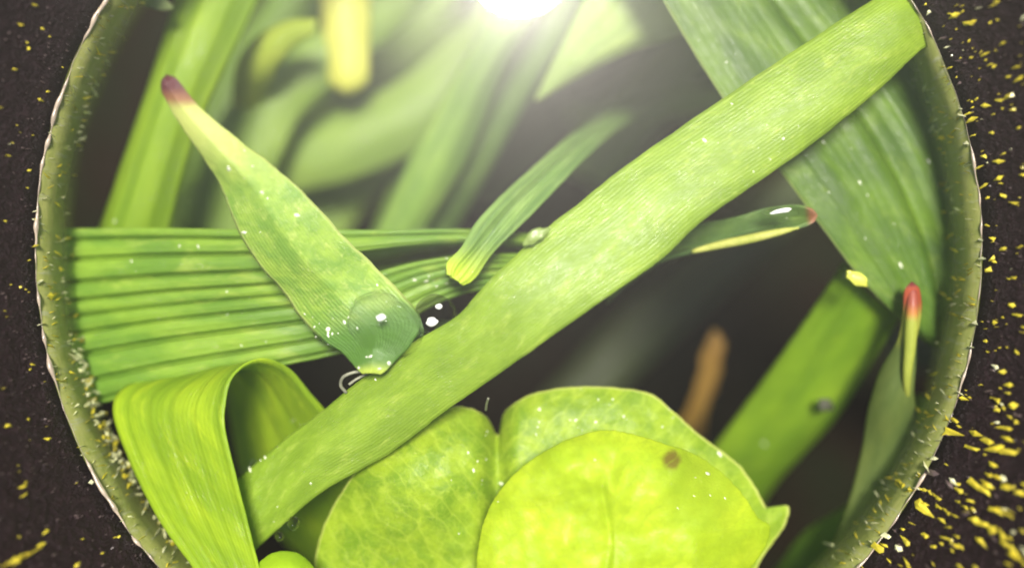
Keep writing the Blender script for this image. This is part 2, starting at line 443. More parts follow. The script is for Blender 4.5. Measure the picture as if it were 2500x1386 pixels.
for e in ex:
    if e[2] > 32 and e[4] == 0:      # a large glint is a clump of slivers
        a_ = math.atan2(e[1] - 605, e[0] - 1242)
        for q in range(5):
            u_ = (q - 2) * e[2] * .2
            fl.append((e[0] + u_ * math.cos(a_) + random.uniform(-6, 6), e[1] + u_ * math.sin(a_) + random.uniform(-6, 6), e[2] * random.uniform(.35, .7), e[3] * random.uniform(.25, .5), 0))
    else: fl.append((e[0], e[1], e[2], e[3] * .75, e[4]))
rnd = random.Random(3)
for i in range(3900):
    a = rnd.uniform(0, 2 * math.pi); rho = rnd.uniform(1165, 1560)
    px, py = 1242 + rho * math.cos(a), 605 + rho * math.sin(a)
    if not (-40 < px < 2540 and -40 < py < 1430): continue
    right = px > 1250
    big = 1.0 + (1.1 if (right and py > 900) else 0.3 if right else 0) * rnd.random()
    kd = 2 if rnd.random() < (0.36 if right else 0.84) else 0
    if kd == 0 and rnd.random() < 0.1: kd = 1
    L_ = rnd.choice((8, 10, 13, 17, 24) if right else (7, 9, 11, 15, 18)) * rnd.uniform(.8, 1.3) * big * (1.3 if py > 1000 else 1)
    if kd == 2: L_ *= .6
    fl.append((px, py, L_, L_ * rnd.uniform(0.25, 0.5), kd))
for i in range(1100):
    a = rnd.uniform(-1.3, 4.4); rho = 1160 - abs(rnd.gauss(0, 55)) if rnd.random() < .6 else rnd.uniform(1070, 1150)
    if rho < 1066: continue
    px, py = 1242 + rho * math.cos(a), 605 + rho * math.sin(a)
    if not (-20 < px < 2520 and -20 < py < 1400): continue
    L_ = rnd.uniform(8, 28)
    fl.append((px, py, L_, L_ * rnd.uniform(0.10, 0.28), 1 if rnd.random() < .55 else 0))
for i in range(170):
    a = rnd.uniform(2.25, 2.95); rho = rnd.gauss(1082, 9)
    L_ = rnd.uniform(8, 24); fl.append((1242 + rho * math.cos(a), 605 + rho * math.sin(a), L_, L_ * rnd.uniform(.25, .7), rnd.choice((1, 1, 0))))
V = []; F = []; fm = []
for (px, py, L_, W_, kd) in fl:
    c = on_wall(px, py)
    if c is None: continue
    a = math.atan2(c.y - CY, c.x - CX)
    rad = Vector((math.cos(a), math.sin(a), 0)); tg = Vector((-math.sin(a), math.cos(a), 0))
    if c.z > ZR: axis = Vector((rad.x * (RT - R0), rad.y * (RT - R0), ZT - ZR)).normalized()
    else: axis = Vector((0, 0, 1))
    inn = tg.cross(axis)
    if inn.dot(rad) > 0: inn = -inn
    mm = (CAM_Z - c.z) / FPX
    # apparent radial length comes from the slope of the wall towards the lens
    view = (c - Vector((0, 0, CAM_Z))).normalized(); fs = max(0.25, abs(axis.cross(view).length))
    h = 0.5 * L_ * mm / fs * 0.9; wd = 0.5 * W_ * mm
    ang = rnd.uniform(-0.35, 0.35)
    ax = axis * math.cos(ang) + tg * math.sin(ang); tx = tg * math.cos(ang) - axis * math.sin(ang)
    b = len(V); ns = rnd.choice((4, 5, 6))
    c = c + inn * 0.035
    for s in range(ns):
        q = 2 * math.pi * s / ns; j = rnd.uniform(0.35, 1.3)
        V.append(c + ax * math.cos(q) * h * j + tx * math.sin(q) * wd * j)
    tilt = rnd.uniform(0.01, 0.05) + wd * 0.35
    V.append(c + inn * tilt + ax * rnd.uniform(-.3, .3) * h); V.append(c - inn * 0.06)
    for s in range(ns):
        F.append((b + s, b + (s + 1) % ns, b + ns)); F.append((b + (s + 1) % ns, b + s, b + ns + 1)); fm += [kd, kd]
fk = link('fleck', V, F, None, shroud, smooth=False, mats=[M_F1, M_F2, M_F3], fmat=fm); fk['kind'] = 'stuff'

# ------------------------------------------------------------ lamp at the top of the view
k = N('lamp_glow'); em = k.n('ShaderNodeEmission'); em.inputs[0].default_value = (1, .97, .93, 1); em.inputs[1].default_value = 45
k.l(em.outputs[0], k.out.inputs[0])
LC = P(1268, -50, 7.0)
lamp = bpy.data.objects.new('inspection_lamp', None); COL.objects.link(lamp); lamp.location = LC
tag(lamp, 'white glaring lamp bulb at the top middle edge of the view', 'lamp')
o = blob('bulb', LC, 0.44, k.m, sq=(1.35, 1, .8)); o.parent = lamp; o.location = (0, 0, 0)
M_HOLD = simple('lamp_holder', (0.05, 0.045, 0.045), 0.4)
tube('arm', [LC + Vector((0, .5, 0)), LC + Vector((0, 1.4, .1)), Vector((CX, CY + wall_r(3.3) + .5, 3.3))], 0.28, M_HOLD, lamp, seg=14)
ld = bpy.data.lights.new('glare_spot', 'SPOT'); lo = bpy.data.objects.new('glare_spot', ld); COL.objects.link(lo)
ld.energy = 60000; ld.color = (1, .97, .92); ld.shadow_soft_size = 0.2; ld.spot_size = math.radians(75); ld.spot_blend = 1
lo.parent = lamp; lo.location = (0, -0.1, 0.55); lo.rotation_euler = (Vector((0, 0, CAM_Z)) - LC).to_track_quat('-Z', 'Y').to_euler()     # spot added facing the lens so the haze glows, leaves stay unlit


# ------------------------------------------------------------ leaves
G1 = (0.16, 0.34, 0.030); G2 = (0.30, 0.50, 0.045); YG = (0.56, 0.72, 0.06)
BLADES = 'grass blades crossing the view'
# 1 long diagonal blade
m = leaf_mat('long_blade_green', (0.25, 0.39, 0.03), (0.33, 0.49, 0.04), (0.58, 0.70, 0.11), 0.45, mott=1.9, stretch=0.4, gloss=.5, transl=.3)
long_st = [(555,1190,590,1400,-1.0),(573,1174,622,1345,-.9),(690,1075,705,1268,-.7),(790,1000,800,1192,-.4),(878,928,960,1100,-.1),(1000,840,1090,1000,.3),
 (1110,775,1235,898,.7),(1190,690,1352,815,.95),(1300,585,1500,712,.95),(1420,490,1610,635,.8),(1540,395,1720,535,.7),(1765,240,1900,410,.5),
 (1960,110,2060,290,.35),(2080,32,2165,200,.2),(2150,-12,2228,140,.1),(2190,-35,2262,112,-.1),(2196,-36,2264,108,-.7),(2165,-10,2230,135,-1.6),(2120,20,2190,160,-2.3)]
o = ribbon('grass_blade', long_st, m, nv=170, nu=28, bow=0.2, root=False, thick=.12, wav=.05, edge=.014, prof=lambda u, v: .12 * u + .05 * math.sin(3 * u + 9 * v))
tag(o, 'long wide mottled green blade running diagonally across the whole view', 'grass blade', BLADES)
m_ = leaf_mat('torn_flap', (.26, .36, .08), (.32, .42, .1), None, transl=.3)
b = blob('torn_flap', Q(1308, 577, 1.2), .2, m_, sq=(1.3, .6, .2), amp=.5, seed=2, rot=.6); b.parent = o; b.location = b.location - o.location
# 2 pointed blade with maroon tip
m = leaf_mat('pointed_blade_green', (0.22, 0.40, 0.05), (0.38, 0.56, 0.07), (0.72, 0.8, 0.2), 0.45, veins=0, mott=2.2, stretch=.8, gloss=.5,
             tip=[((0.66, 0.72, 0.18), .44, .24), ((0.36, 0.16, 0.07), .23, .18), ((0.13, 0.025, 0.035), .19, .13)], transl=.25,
             base=((0.10, 0.23, 0.03), .66, .78), cup=((0.62, 0.76, 0.10), .90, .98), rim=((.6, .7, .2), .05))  # cup colour paints the drop's caustic glow; base is darker wet green
st = [(404,184,408,182,1.5),(392,200,432,192,1.5),(398,232,462,232,1.45),(428,285,505,278,1.35),(478,360,590,345,1.2),(535,450,700,432,1.0),
 (575,550,775,505,.8),(628,640,850,588,.5),(690,712,915,650,.2),(738,780,980,715,.05),(790,832,1028,778,.15),(842,868,1005,838,.4),(868,898,955,893,.6),(885,912,928,914,.65)]
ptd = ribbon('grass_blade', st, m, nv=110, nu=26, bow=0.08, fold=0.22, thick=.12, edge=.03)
tag(ptd, 'pointed blade with dark maroon tip, leaning down from upper left', 'grass blade', BLADES)
# 3 ribbed leaf
m = leaf_mat('ribbed_leaf_green', (0.16, 0.31, 0.035), (0.27, 0.44, 0.045), (0.46, 0.58, 0.10), 0.5, mott=1.3, stretch=.3, transl=.25, rough=.36)
st = [(-60,556,-40,1030,-2.6),(170,557,215,985,-1.8),(380,556,430,935,-1.3),(570,560,640,895,-1.0),(700,560,760,872,-1.0),(850,561,900,835,-1.05),(1000,561,1040,722+25,-1.1),(1150,562,1150,705,-1.3),(1300,575,1290,690,-1.8),(1420,590,1420,700,-2.4)]
def ribp(u, v):
    x = 9.3 * (u ** 0.9) + .22 * math.sin(11 * u + 1); f = x - math.floor(x)
    g = min(f, 1 - f) * 2          # 0 in a groove, 1 on a ridge
    d = -0.22 * (0.5 + 0.5 * math.cos(math.pi * min(1, g / 0.30)))
    t = min(1, max(0, (v - .64) / .05)) * (1 if v < .93 else 0)
    d = d * (1 - .5 * t)
    if 0.19 < u < 0.42: d -= 2.2 * t * math.sin(math.pi * (u - .19) / .23) ** .5
    return d + 0.05 * g
o = ribbon('ribbed_leaf', st, m, nv=120, nu=150, bow=0.1, prof=ribp, thick=.1, root0=True)
tag(o, 'wide green leaf with deep parallel grooves lying level at left', 'leaf')
# 4 curled loop leaf
m = leaf_mat('curled_leaf_green', (0.32, 0.50, 0.025), (0.50, 0.68, 0.03), (0.68, 0.82, 0.04), .5, veins=5, vein_dark=.10, mott=.9, stretch=.35, transl=.4, rough=.42, bump=.12)
st = [(520,1480,660,1480,.2,.3),(470,1386,632,1390,.0,.4),(392,1275,604,1280,-.3,.5),(322,1140,575,1160,-.6,.6),(275,1010,548,1050,-.9,.6),(300,945,548,985,-1.3,.55),
 (400,912,562,925,-1.9,.45),(490,900,602,885,-2.4,.2),(540,935,650,876,-2.9,-.1),(560,1000,710,902,-3.2,-.6),(575,1090,765,965,-3.4,-1.1),(600,1180,830,1040,-3.6,-1.7),(680,1300,930,1150,-4.2,-2.6),(800,1420,1040,1280,-5,-3.6)]
o = ribbon('curled_leaf', st, m, nv=150, nu=30, bow=0.0, thick=.1, wav=.02)
tag(o, 'bright yellow-green blade curled over into a loop at lower left', 'leaf')
# 5 clover leaflets
cm = leaf_mat('clover_green', (0.24, 0.40, 0.025), (0.42, 0.58, 0.035), (0.6, 0.74, 0.08), .5, mott=1.7, stretch=1, transl=.35, rough=.32, bump=.3, cells=True, spots=(), rim=((.75, .82, .2), .006), pin=(1213 - 1250) / 112)  # rim colour paints the highlight along the leaflet edge
def cA(x, y, r):
    z = -1.0 + 0.9 * math.exp(-((x - 1000) / 190) ** 2 - ((y - 1170) / 170) ** 2) + 0.25 * math.exp(-((x - 1480) / 260) ** 2)
    z -= 0.45 * math.exp(-((x - 1213) / 28) ** 2)
    z += 0.06 * mnoise.noise(Vector((x / 90, y / 90, 0))) + .03 * mnoise.noise(Vector((x / 30, y / 30, 4)))
    return z - 0.4 * r ** 6
outA = [(1215,1062),(1232,1005),(1290,965),(1350,950),(1420,943),(1500,946),(1590,962),(1648,1008),(1720,1070),(1800,1130),(1845,1190),(1872,1240),(1896,1264),(1910,1250),(1922,1234),(1927,1248),(1912,1290),(1868,1350),(1800,1450),(1600,1600),(1350,1680),(1215,1700),(1050,1680),(880,1600),(775,1470),(768,1380),(790,1285),(835,1200),(900,1110),(985,1035),(1060,1002),(1130,992),(1185,1015)]
oA = broad('clover_leaflet', outA, (1215, 1330), cm, cA, rings=44, per=300)
tag(oA, 'heart-shaped clover leaflet with speckled skin and centre notch at the bottom', 'clover leaf', 'clover leaflets at the bottom')
V0 = tube('stalk', [Q(1215, 1690, -1.2), Q(1210, 1790, -4), Q(1190, 1800, -9), Q(1180, 1810, -16)], 0.35, cm, oA)
cm2 = leaf_mat('front_clover_yellow', (0.50, 0.67, 0.025), (0.66, 0.80, 0.035), (0.42, 0.58, 0.03), .3, mott=.8, stretch=1, transl=.35, rough=.36, bump=.25, pin=(1480 - 1250) / 112,
               spots=[(4.1, -4.5, 1.1, (.38, .54, .03), .6), ((1640 - 1250) / 112, -(1122 - 693) / 112, .24, (.20, .11, .03), .85)])
def cB(x, y, r):
    z = 1.0 - 0.9 * max(0, (x - 1500) / 400) - 0.5 * r ** 5
    z += 0.35 * math.exp(-((x - 1400) / 150) ** 2 - ((y - 1130) / 90) ** 2)
    z -= 0.10 * math.exp(-((x - 1480 - 8 * math.sin(y / 40)) / 12) ** 2) * (1 if y > 1200 else max(0, (y - 1140) / 60))
    z += 0.16 * math.sin((x - y * .6) / 62) * max(0, min(1, (x - 1480) / 200))
    return z + 0.16 * mnoise.noise(Vector((x / 110, y / 110, 2))) + .05 * mnoise.noise(Vector((x / 35, y / 35, 2)))
outB = [(1165,1400),(1172,1310),(1190,1250),(1225,1190),(1290,1128),(1380,1075),(1470,1050),(1540,1058),(1620,1082),(1700,1110),(1770,1160),(1820,1215),(1850,1262),(1880,1285),(1868,1335),(1820,1400),(1700,1540),(1500,1620),(1300,1600),(1200,1500)]
oB = broad('clover_leaflet', outB, (1500, 1330), cm2, cB, rings=40, per=260)
tag(oB, 'bright yellow clover leaflet with a brown spot, nearest at the bottom', 'clover leaf', 'clover leaflets at the bottom')
tube('stalk', [Q(1400, 1600, .4), Q(1390, 1720, -2), Q(1350, 1750, -8), Q(1340, 1760, -16)], 0.3, cm2, oB)
cm3 = leaf_mat('small_leaf_green', (0.40, 0.64, 0.03), (0.52, 0.75, 0.03), None, mott=1, stretch=1, transl=.35, bump=.1)
out = [(695 + 82 * math.cos(a), 1428 + 84 * math.sin(a)) for a in [i / 12 * 2 * math.pi for i in range(12)]]
oC = broad('round_leaflet', out, (695, 1428), cm3, lambda x, y, r: 0.9 - .7 * r ** 2.2, rings=16, per=80)
tag(oC, 'small round glossy leaflet at the bottom edge beside the curled leaf', 'clover leaf')
tube('stalk', [Q(700, 1500, .2), Q(720, 1560, -3), Q(730, 1570, -16)], 0.22, cm3, oC)
# 6 folded young leaf, middle
m = leaf_mat('young_leaf_green', (0.20, 0.35, 0.08), (0.30, 0.46, 0.12), (0.45, 0.6, 0.2), .4, veins=3, vein_dark=.35, mott=1.4, stretch=.25,
             base=((0.55, 0.72, 0.05), .30, .08), transl=.3)
st = [(1090,668,1132,698,-.1),(1092,640,1160,680,-.15),(1128,602,1208,612,-.3),(1160,548,1290,528,-.6),(1225,478,1345,470,-1.0),(1320,392,1410,405,-1.8),(1400,328,1480,335,-3.0),(1475,283,1545,285,-4.6),(1560,240,1620,250,-7)]
def yp(u, v): return -0.30 * math.exp(-((u - 0.38) / 0.10) ** 2) * min(1, v * 4) + 0.12 * math.cos(u * 22)*.4
o = ribbon('grass_blade', st, m, nv=80, nu=36, bow=0.15, prof=yp, thick=.1)
tag(o, 'short ribbed blade with pale yellow cut base in the middle, end blurred', 'grass blade', BLADES)
# 7 background pair
m = leaf_mat('back_blade_pale', (0.22, 0.38, 0.07), (0.34, 0.50, 0.10), None, veins=2, vein_dark=.3, mott=.8, stretch=.3, transl=.35)
o = ribbon('grass_blade', [(820,720,960,720,-4.2),(915,560,1040,555,-4),(1005,375,1135,395,-3.8),(1100,195,1225,180,-3.6),(1190,40,1300,50,-3.4),(1260,-90,1370,-80,-3.2)], m, nv=60, nu=20, bow=.4, root=True)
tag(o, 'pale blade rising behind the level ribbed leaf towards the lamp', 'grass blade', BLADES)
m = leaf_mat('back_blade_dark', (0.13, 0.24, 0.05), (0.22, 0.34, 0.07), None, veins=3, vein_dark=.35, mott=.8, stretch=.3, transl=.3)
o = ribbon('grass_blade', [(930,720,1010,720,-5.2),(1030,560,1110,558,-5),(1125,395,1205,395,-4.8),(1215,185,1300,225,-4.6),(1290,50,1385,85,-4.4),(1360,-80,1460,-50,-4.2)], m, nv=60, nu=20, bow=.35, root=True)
tag(o, 'darker olive blade just right of the pale blade under the lamp', 'grass blade', BLADES)
# 8 back blades
m = leaf_mat('left_blade_green', (0.26, 0.42, 0.025), (0.38, 0.54, 0.035), None, veins=2, vein_dark=.3, mott=.6, stretch=.25, transl=.4)
o = ribbon('grass_blade', [(180,720,390,720,-2.9),(240,560,415,560,-2.8),(325,310,480,330,-2.7),(388,120,560,150,-2.7),(440,-40,640,-20,-2.8),(480,-160,700,-160,-2.8)], m, nv=60, nu=24, bow=.5, root=True)
tag(o, 'broad blurred blade standing behind the maroon-tipped blade', 'grass blade', BLADES)
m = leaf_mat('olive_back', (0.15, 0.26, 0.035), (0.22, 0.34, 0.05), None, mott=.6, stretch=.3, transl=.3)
m2 = leaf_mat('grey_green_back', (0.22, 0.34, 0.06), (0.30, 0.43, 0.08), None, mott=.6, stretch=.3, transl=.3)
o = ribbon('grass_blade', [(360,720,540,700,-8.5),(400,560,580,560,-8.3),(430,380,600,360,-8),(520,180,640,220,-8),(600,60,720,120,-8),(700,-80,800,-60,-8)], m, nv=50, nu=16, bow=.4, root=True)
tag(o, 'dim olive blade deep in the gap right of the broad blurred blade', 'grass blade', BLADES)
o = ribbon('grass_blade', [(420,480,480,620,-5.6),(620,345,700,485,-5.3),(820,270,860,440,-5.2),(980,190,1020,372,-5.2),(1120,60,1180,270,-5.2),(1260,-80,1330,100,-5.2)], m2, nv=60, nu=20, bow=.5, root=True)
tag(o, 'wide out-of-focus blade sweeping up behind the pale blade', 'grass blade', BLADES)
o = ribbon('grass_blade', [(560,300,600,400,-10),(760,240,790,330,-10),(900,120,960,240,-9.8),(1000,-20,1090,60,-9.6),(1060,-150,1160,-100,-9.5)], m2, nv=50, nu=16, bow=.4, root=True)
tag(o, 'faint grey-green blade farthest back below the yellow stub', 'grass blade', BLADES)
BK = 'blurred blades far behind'
for st_, mm_, lb in (
   ([(470,640,640,660,-4.6),(480,480,640,500,-4.5),(520,330,690,380,-4.4),(600,210,740,280,-4.4),(740,90,840,190,-4.5),(900,-30,980,70,-4.7),(1040,-150,1110,-60,-5)], m2, 'hazy curved blade sweeping up right of the maroon-tipped blade'),
   ([(880,640,1000,640,-6.2),(960,440,1080,450,-6.2),(1060,230,1160,250,-6.1),(1130,60,1220,80,-6),(1190,-100,1290,-80,-6)], m, 'soft olive blade just behind the pale blade under the lamp'),
   ([(640,620,800,640,-6.6),(700,470,900,500,-6.6),(820,330,1010,400,-6.6),(960,200,1130,300,-6.5),(1100,80,1250,200,-6.4),(1240,-60,1380,60,-6.3)], m2, 'wide soft blade between the maroon-tipped blade and the pale blade'),
   ([(560,620,720,620,-7.6),(590,450,760,460,-7.6),(640,260,800,290,-7.5),(700,90,850,130,-7.4),(760,-80,900,-50,-7.3)], m, 'soft olive blade running up behind the yellow straw'),
   ([(860,200,900,330,-9),(1000,120,1040,240,-9),(1160,10,1210,130,-8.8),(1300,-110,1370,0,-8.6)], m2, 'soft blade crossing just left under the lamp'),
   ([(1360,400,1480,470,-9),(1460,260,1600,330,-9),(1580,120,1720,190,-9),(1720,-40,1850,40,-9)], m, 'dim olive blade in the dark gap below the pale wedge')):
    o = ribbon('grass_blade', st_, mm_, nv=50, nu=16, bow=.4, root=True, root0=False); tag(o, lb, 'grass blade', BK)
m = leaf_mat('yellow_stub', (0.66, 0.66, 0.10), (0.80, 0.78, 0.16), None, mott=1, stretch=.4, transl=.35, bump=.1)
o = ribbon('straw_piece', [(785,-120,905,-120,-4.4),(783,0,905,-2,-4.4),(788,110,903,110,-4.4),(798,195,900,195,-4.4),(825,216,878,216,-4.5)], m, nv=50, nu=20, bow=.35, root0=True)
tag(o, 'bright yellow blunt straw hanging down from the top edge', 'straw')
m = leaf_mat('curved_stub', (0.36, 0.46, 0.05), (0.52, 0.58, 0.07), None, mott=.8, stretch=.4, transl=.35, bump=.1)
o = ribbon('grass_blade', [(775,45,770,85,-3.3),(700,50,720,115,-3.4),(625,90,685,155,-3.5),(580,150,670,190,-3.7),(565,230,655,240,-4.2),(560,340,640,345,-5.2),(560,440,620,440,-8)], m, nv=60, nu=16, bow=.35, root=False)
tag(o, 'blurred yellow-green blade arching over left of the yellow straw', 'grass blade', BLADES)
m = leaf_mat('pale_triangle', (0.36, 0.50, 0.13), (0.46, 0.60, 0.16), None, veins=3, vein_dark=.15, mott=.8, stretch=.4, transl=.4)
o = ribbon('grass_blade', [(1305,244,1312,246,-3.2),(1330,190,1400,195,-3.2),(1375,100,1530,130,-3.1),(1420,10,1668,82,-3.0),(1480,-90,1790,-10,-3),(1540,-200,1880,-120,-3)], m, nv=60, nu=24, bow=.3, root=True)
tag(o, 'pale wedge-pointed blade just right of the lamp glare', 'grass blade', BLADES)
o = ribbon('grass_blade', [(1380,262,1390,300,-8.5),(1500,238,1510,292,-8.5),(1640,222,1660,290,-8.5),(1800,200,1820,270,-8.5),(1950,180,1980,260,-8.6)], m2, nv=40, nu=14, bow=.3)
tag(o, 'dim grey-green blade lying level in the dark gap above the short ribbed blade', 'grass blade', BLADES)
# 8g large right leaf
m = leaf_mat('broad_right_green', (0.09, 0.18, 0.022), (0.16, 0.28, 0.028), (0.30, 0.42, 0.06), .35, veins=4, vein_dark=.28, mott=1.1, stretch=.5, transl=.3, rim=((.38, .5, .15), .012))
st = [(1500,-200,2000,-260,-1.2,-2),(1618,0,2120,-60,-1.2,-2.4),(1765,240,2280,110,-1.2,-2.3),(1900,410,2370,250,-1.2,-2.2),(2000,545,2430,420,-1.2,-2.2),(2078,650,2450,560,-1.3,-2.2),(2140,722,2430,690,-1.4,-2.2),(2200,782,2360,790,-1.6,-2.2),(2260,835,2300,850,-2.0,-2.2)]
def gp(u, v): return -0.28 * math.exp(-((u - 0.5) / 0.05) ** 2)
o = ribbon('broad_leaf', st, m, nv=110, nu=44, bow=.25, prof=gp, thick=.1, root0=True)
tag(o, 'broad dark green leaf at right passing under the long diagonal blade', 'leaf')
m = leaf_mat('brown_green_back', (0.15, 0.22, 0.06), (0.20, 0.28, 0.07), None, mott=.8, stretch=.4, transl=.3)
o = ribbon('grass_blade', [(1800,-150,2100,-200,-4),(1900,60,2200,0,-4),(2000,180,2350,120,-4),(2150,330,2500,280,-4),(2300,520,2600,450,-4)], m, nv=40, nu=16, bow=.3, root0=True, root=True)
tag(o, 'dull brownish blade behind the broad leaf at upper right', 'grass blade', BLADES)
# 9 folded blade with red tip, right of centre
m = leaf_mat('keeled_blade', (0.10, 0.19, 0.05), (0.17, 0.28, 0.06), (0.3, 0.4, 0.1), .4, mott=1.5, stretch=.4, transl=.2, tip=[((0.36, 0.15, 0.07), .80, .90)], gloss=.5, rough=.3)
st = [(1500,580,1480,740,-2.6,-2.4),(1600,562,1590,650,-2.0,-1.8),(1720,545,1700,612,-1.5,-1.2),(1800,530,1800,588,-1.1,-.9),(1870,510,1880,572,-.9,-.7),(1935,503,1948,556,-.7,-.6),(1975,510,1978,542,-.6,-.55),(1996,524,1996,527,-.55)]
def kp(u, v): return -0.75 * max(0.0, 1 - abs(u - .45) / .45) * (1 - max(0, (v - .8) / .2))
o = ribbon('grass_blade', st, m, nv=80, nu=24, prof=kp, thick=.1)
tag(o, 'slim folded blade with reddish tip pointing right over the dark gap', 'grass blade', BLADES)
m = leaf_mat('keel_edge_yellow', (0.50, 0.54, 0.10), (0.66, 0.66, 0.16), None, mott=3, stretch=.5, transl=.2, bump=.4, tip=[((0.36, 0.15, 0.07), 2, 3)])
e = tube('edge_ridge', [Q(1690, 614, -1.05), Q(1760, 597, -.9), Q(1830, 583, -.75), Q(1900, 567, -.62), Q(1950, 556, -.55)], lambda t: 0.03 + 0.075 * math.sin(math.pi * min(1, t * 1.05 + .02)) ** .6, m, o, seg=10)
# 10 lower right stem leaf
m = leaf_mat('lower_right_green', (0.20, 0.36, 0.018), (0.30, 0.48, 0.022), (0.40, 0.56, 0.03), .4, veins=2, vein_dark=.2, mott=.7, stretch=.35, transl=.35, base=None)
st = [(2060,640,2200,770,-2.4),(1955,795,2140,870,-2.8),(1850,945,2045,1020,-3.3),(1755,1075,1960,1110,-3.8),(1700,1150,1885,1195,-4.3),(1600,1290,1780,1350,-5.4),(1500,1430,1680,1480,-7)]
o = ribbon('grass_blade', st, m, nv=70, nu=22, bow=.4, root=True)
tag(o, 'thick bright green blade at lower right with a dark spot', 'grass blade', BLADES)
sp_ = simple('dark_blemish', (0.035, 0.04, 0.012), .6)
b = blob('dark_spot', Q(2016, 988, -2.78), .19, sp_, sq=(1, .8, .10), amp=.5, seed=3); b.parent = o; b.location = b.location - o.location
m = leaf_mat('yellow_end', (0.80, 0.86, 0.12), (0.9, 0.9, 0.3), None, mott=2, stretch=1, transl=.4, bump=.3)
b = blob('torn_end', Q(2092, 680, -.85), .22, M_F2, sq=(1.15, .6, .3), amp=.3, seed=8, rot=-.5); b.data.materials[0] = simple('torn_end_yellow', (0.85, .88, .12), .3, .7); b.parent = o; b.location = b.location - o.location
# 11 red-tipped stem
m = leaf_mat('red_tip_blade', (0.10, 0.15, 0.035), (0.17, 0.22, 0.05), None, mott=1, stretch=.3, transl=.3, veins=0,
             tip=[((0.50, 0.52, 0.08), .30, .22), ((0.50, 0.10, 0.05), .20, .13), ((0.22, 0.03, 0.04), .08, .03)])
st = [(2224,688,2230,688,-.7),(2207,712,2248,710,-.75),(2203,770,2250,768,-.9),(2190,830,2240,830,-1.1,-1.0),(2150,900,2236,890,-1.5,-1.1),(2118,1000,2232,960,-1.8,-1.3),(2100,1110,2240,1040,-2.2,-1.8),(2060,1250,2220,1160,-2.4,-2.2),(1990,1400,2140,1360,-2.6,-2.5)]
o = ribbon('grass_blade', st, m, nv=90, nu=20, bow=.25, root=True)
tag(o, 'upright blade with rounded red tip beside the clear lip at right', 'grass blade', BLADES)
tube('edge_ridge', [Q(2227, 698, -.78), Q(2227, 740, -.72), Q(2225, 790, -.74), Q(2221, 850, -.85), Q(2215, 910, -1.0), Q(2214, 955, -1.25), Q(2219, 990, -1.7)], lambda t: .07 + .09 * math.sin(min(1, t * 1.8 + .12) * math.pi / 2) - .13 * t * t,
     leaf_mat('stem_yellow', (0.40, .45, .07), (.48, .52, .09), None, transl=.2, bump=.15, tip=[((0.55, 0.22, 0.06), .34, .25), ((0.38, 0.09, 0.06), .27, .17), ((0.20, 0.02, 0.03), .12, .02)]), o, seg=14)
# 12/13 deep ones
m = leaf_mat('deep_green', (0.16, 0.30, 0.03), (0.22, 0.38, 0.04), None, mott=.6, stretch=.3, transl=.35)
o = ribbon('grass_blade', [(2240,960,2330,1000,-3.0),(2190,1090,2300,1130,-3.1),(2080,1220,2210,1270,-3.3),(1960,1300,2090,1390,-3.6),(1870,1420,2000,1500,-4)], m, nv=50, nu=16, bow=.4, root=True)
tag(o, 'blurred green blade low at right behind the red-tipped blade', 'grass blade', BLADES)
m = leaf_mat('dry_orange', (0.30, 0.16, 0.035), (0.46, 0.27, 0.05), None, veins=2, vein_dark=.3, mott=1, stretch=.4, transl=.3)
o = ribbon('dry_straw', [(1742,806,1752,808,-5),(1722,845,1768,850,-5),(1702,920,1752,925,-5.2),(1678,990,1730,1000,-5.5),(1655,1060,1712,1075,-6),(1620,1180,1680,1190,-7.5),(1590,1300,1650,1310,-11)], m, nv=50, nu=14, bow=.2, wav=.22, edge=.08)
tag(o, 'orange-brown dry straw blurred in the dark gap above the clover', 'straw')
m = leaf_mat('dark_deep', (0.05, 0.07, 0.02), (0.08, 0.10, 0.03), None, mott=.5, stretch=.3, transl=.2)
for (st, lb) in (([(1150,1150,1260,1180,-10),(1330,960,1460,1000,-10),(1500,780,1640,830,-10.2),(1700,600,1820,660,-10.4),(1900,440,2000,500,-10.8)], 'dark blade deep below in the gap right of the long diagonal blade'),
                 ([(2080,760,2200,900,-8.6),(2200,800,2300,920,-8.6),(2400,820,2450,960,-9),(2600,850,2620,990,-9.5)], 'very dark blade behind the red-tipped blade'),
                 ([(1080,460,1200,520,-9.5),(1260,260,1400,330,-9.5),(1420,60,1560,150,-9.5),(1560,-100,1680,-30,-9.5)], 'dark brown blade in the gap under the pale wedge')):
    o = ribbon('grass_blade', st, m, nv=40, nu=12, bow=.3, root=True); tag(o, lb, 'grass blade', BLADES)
m = leaf_mat('pale_scrap', (0.30, 0.38, 0.15), (0.4, 0.46, 0.2), None, transl=.4)
o = ribbon('leaf_scrap', [(330,-30,345,10,-2.0),(360,-20,375,22,-1.9),(395,-8,402,26,-1.8),(418,12,420,22,-1.7)], m, nv=24, nu=10, bow=.1)
tag(o, 'pale rounded leaf scrap touching the clear lip at upper left', 'leaf scrap')

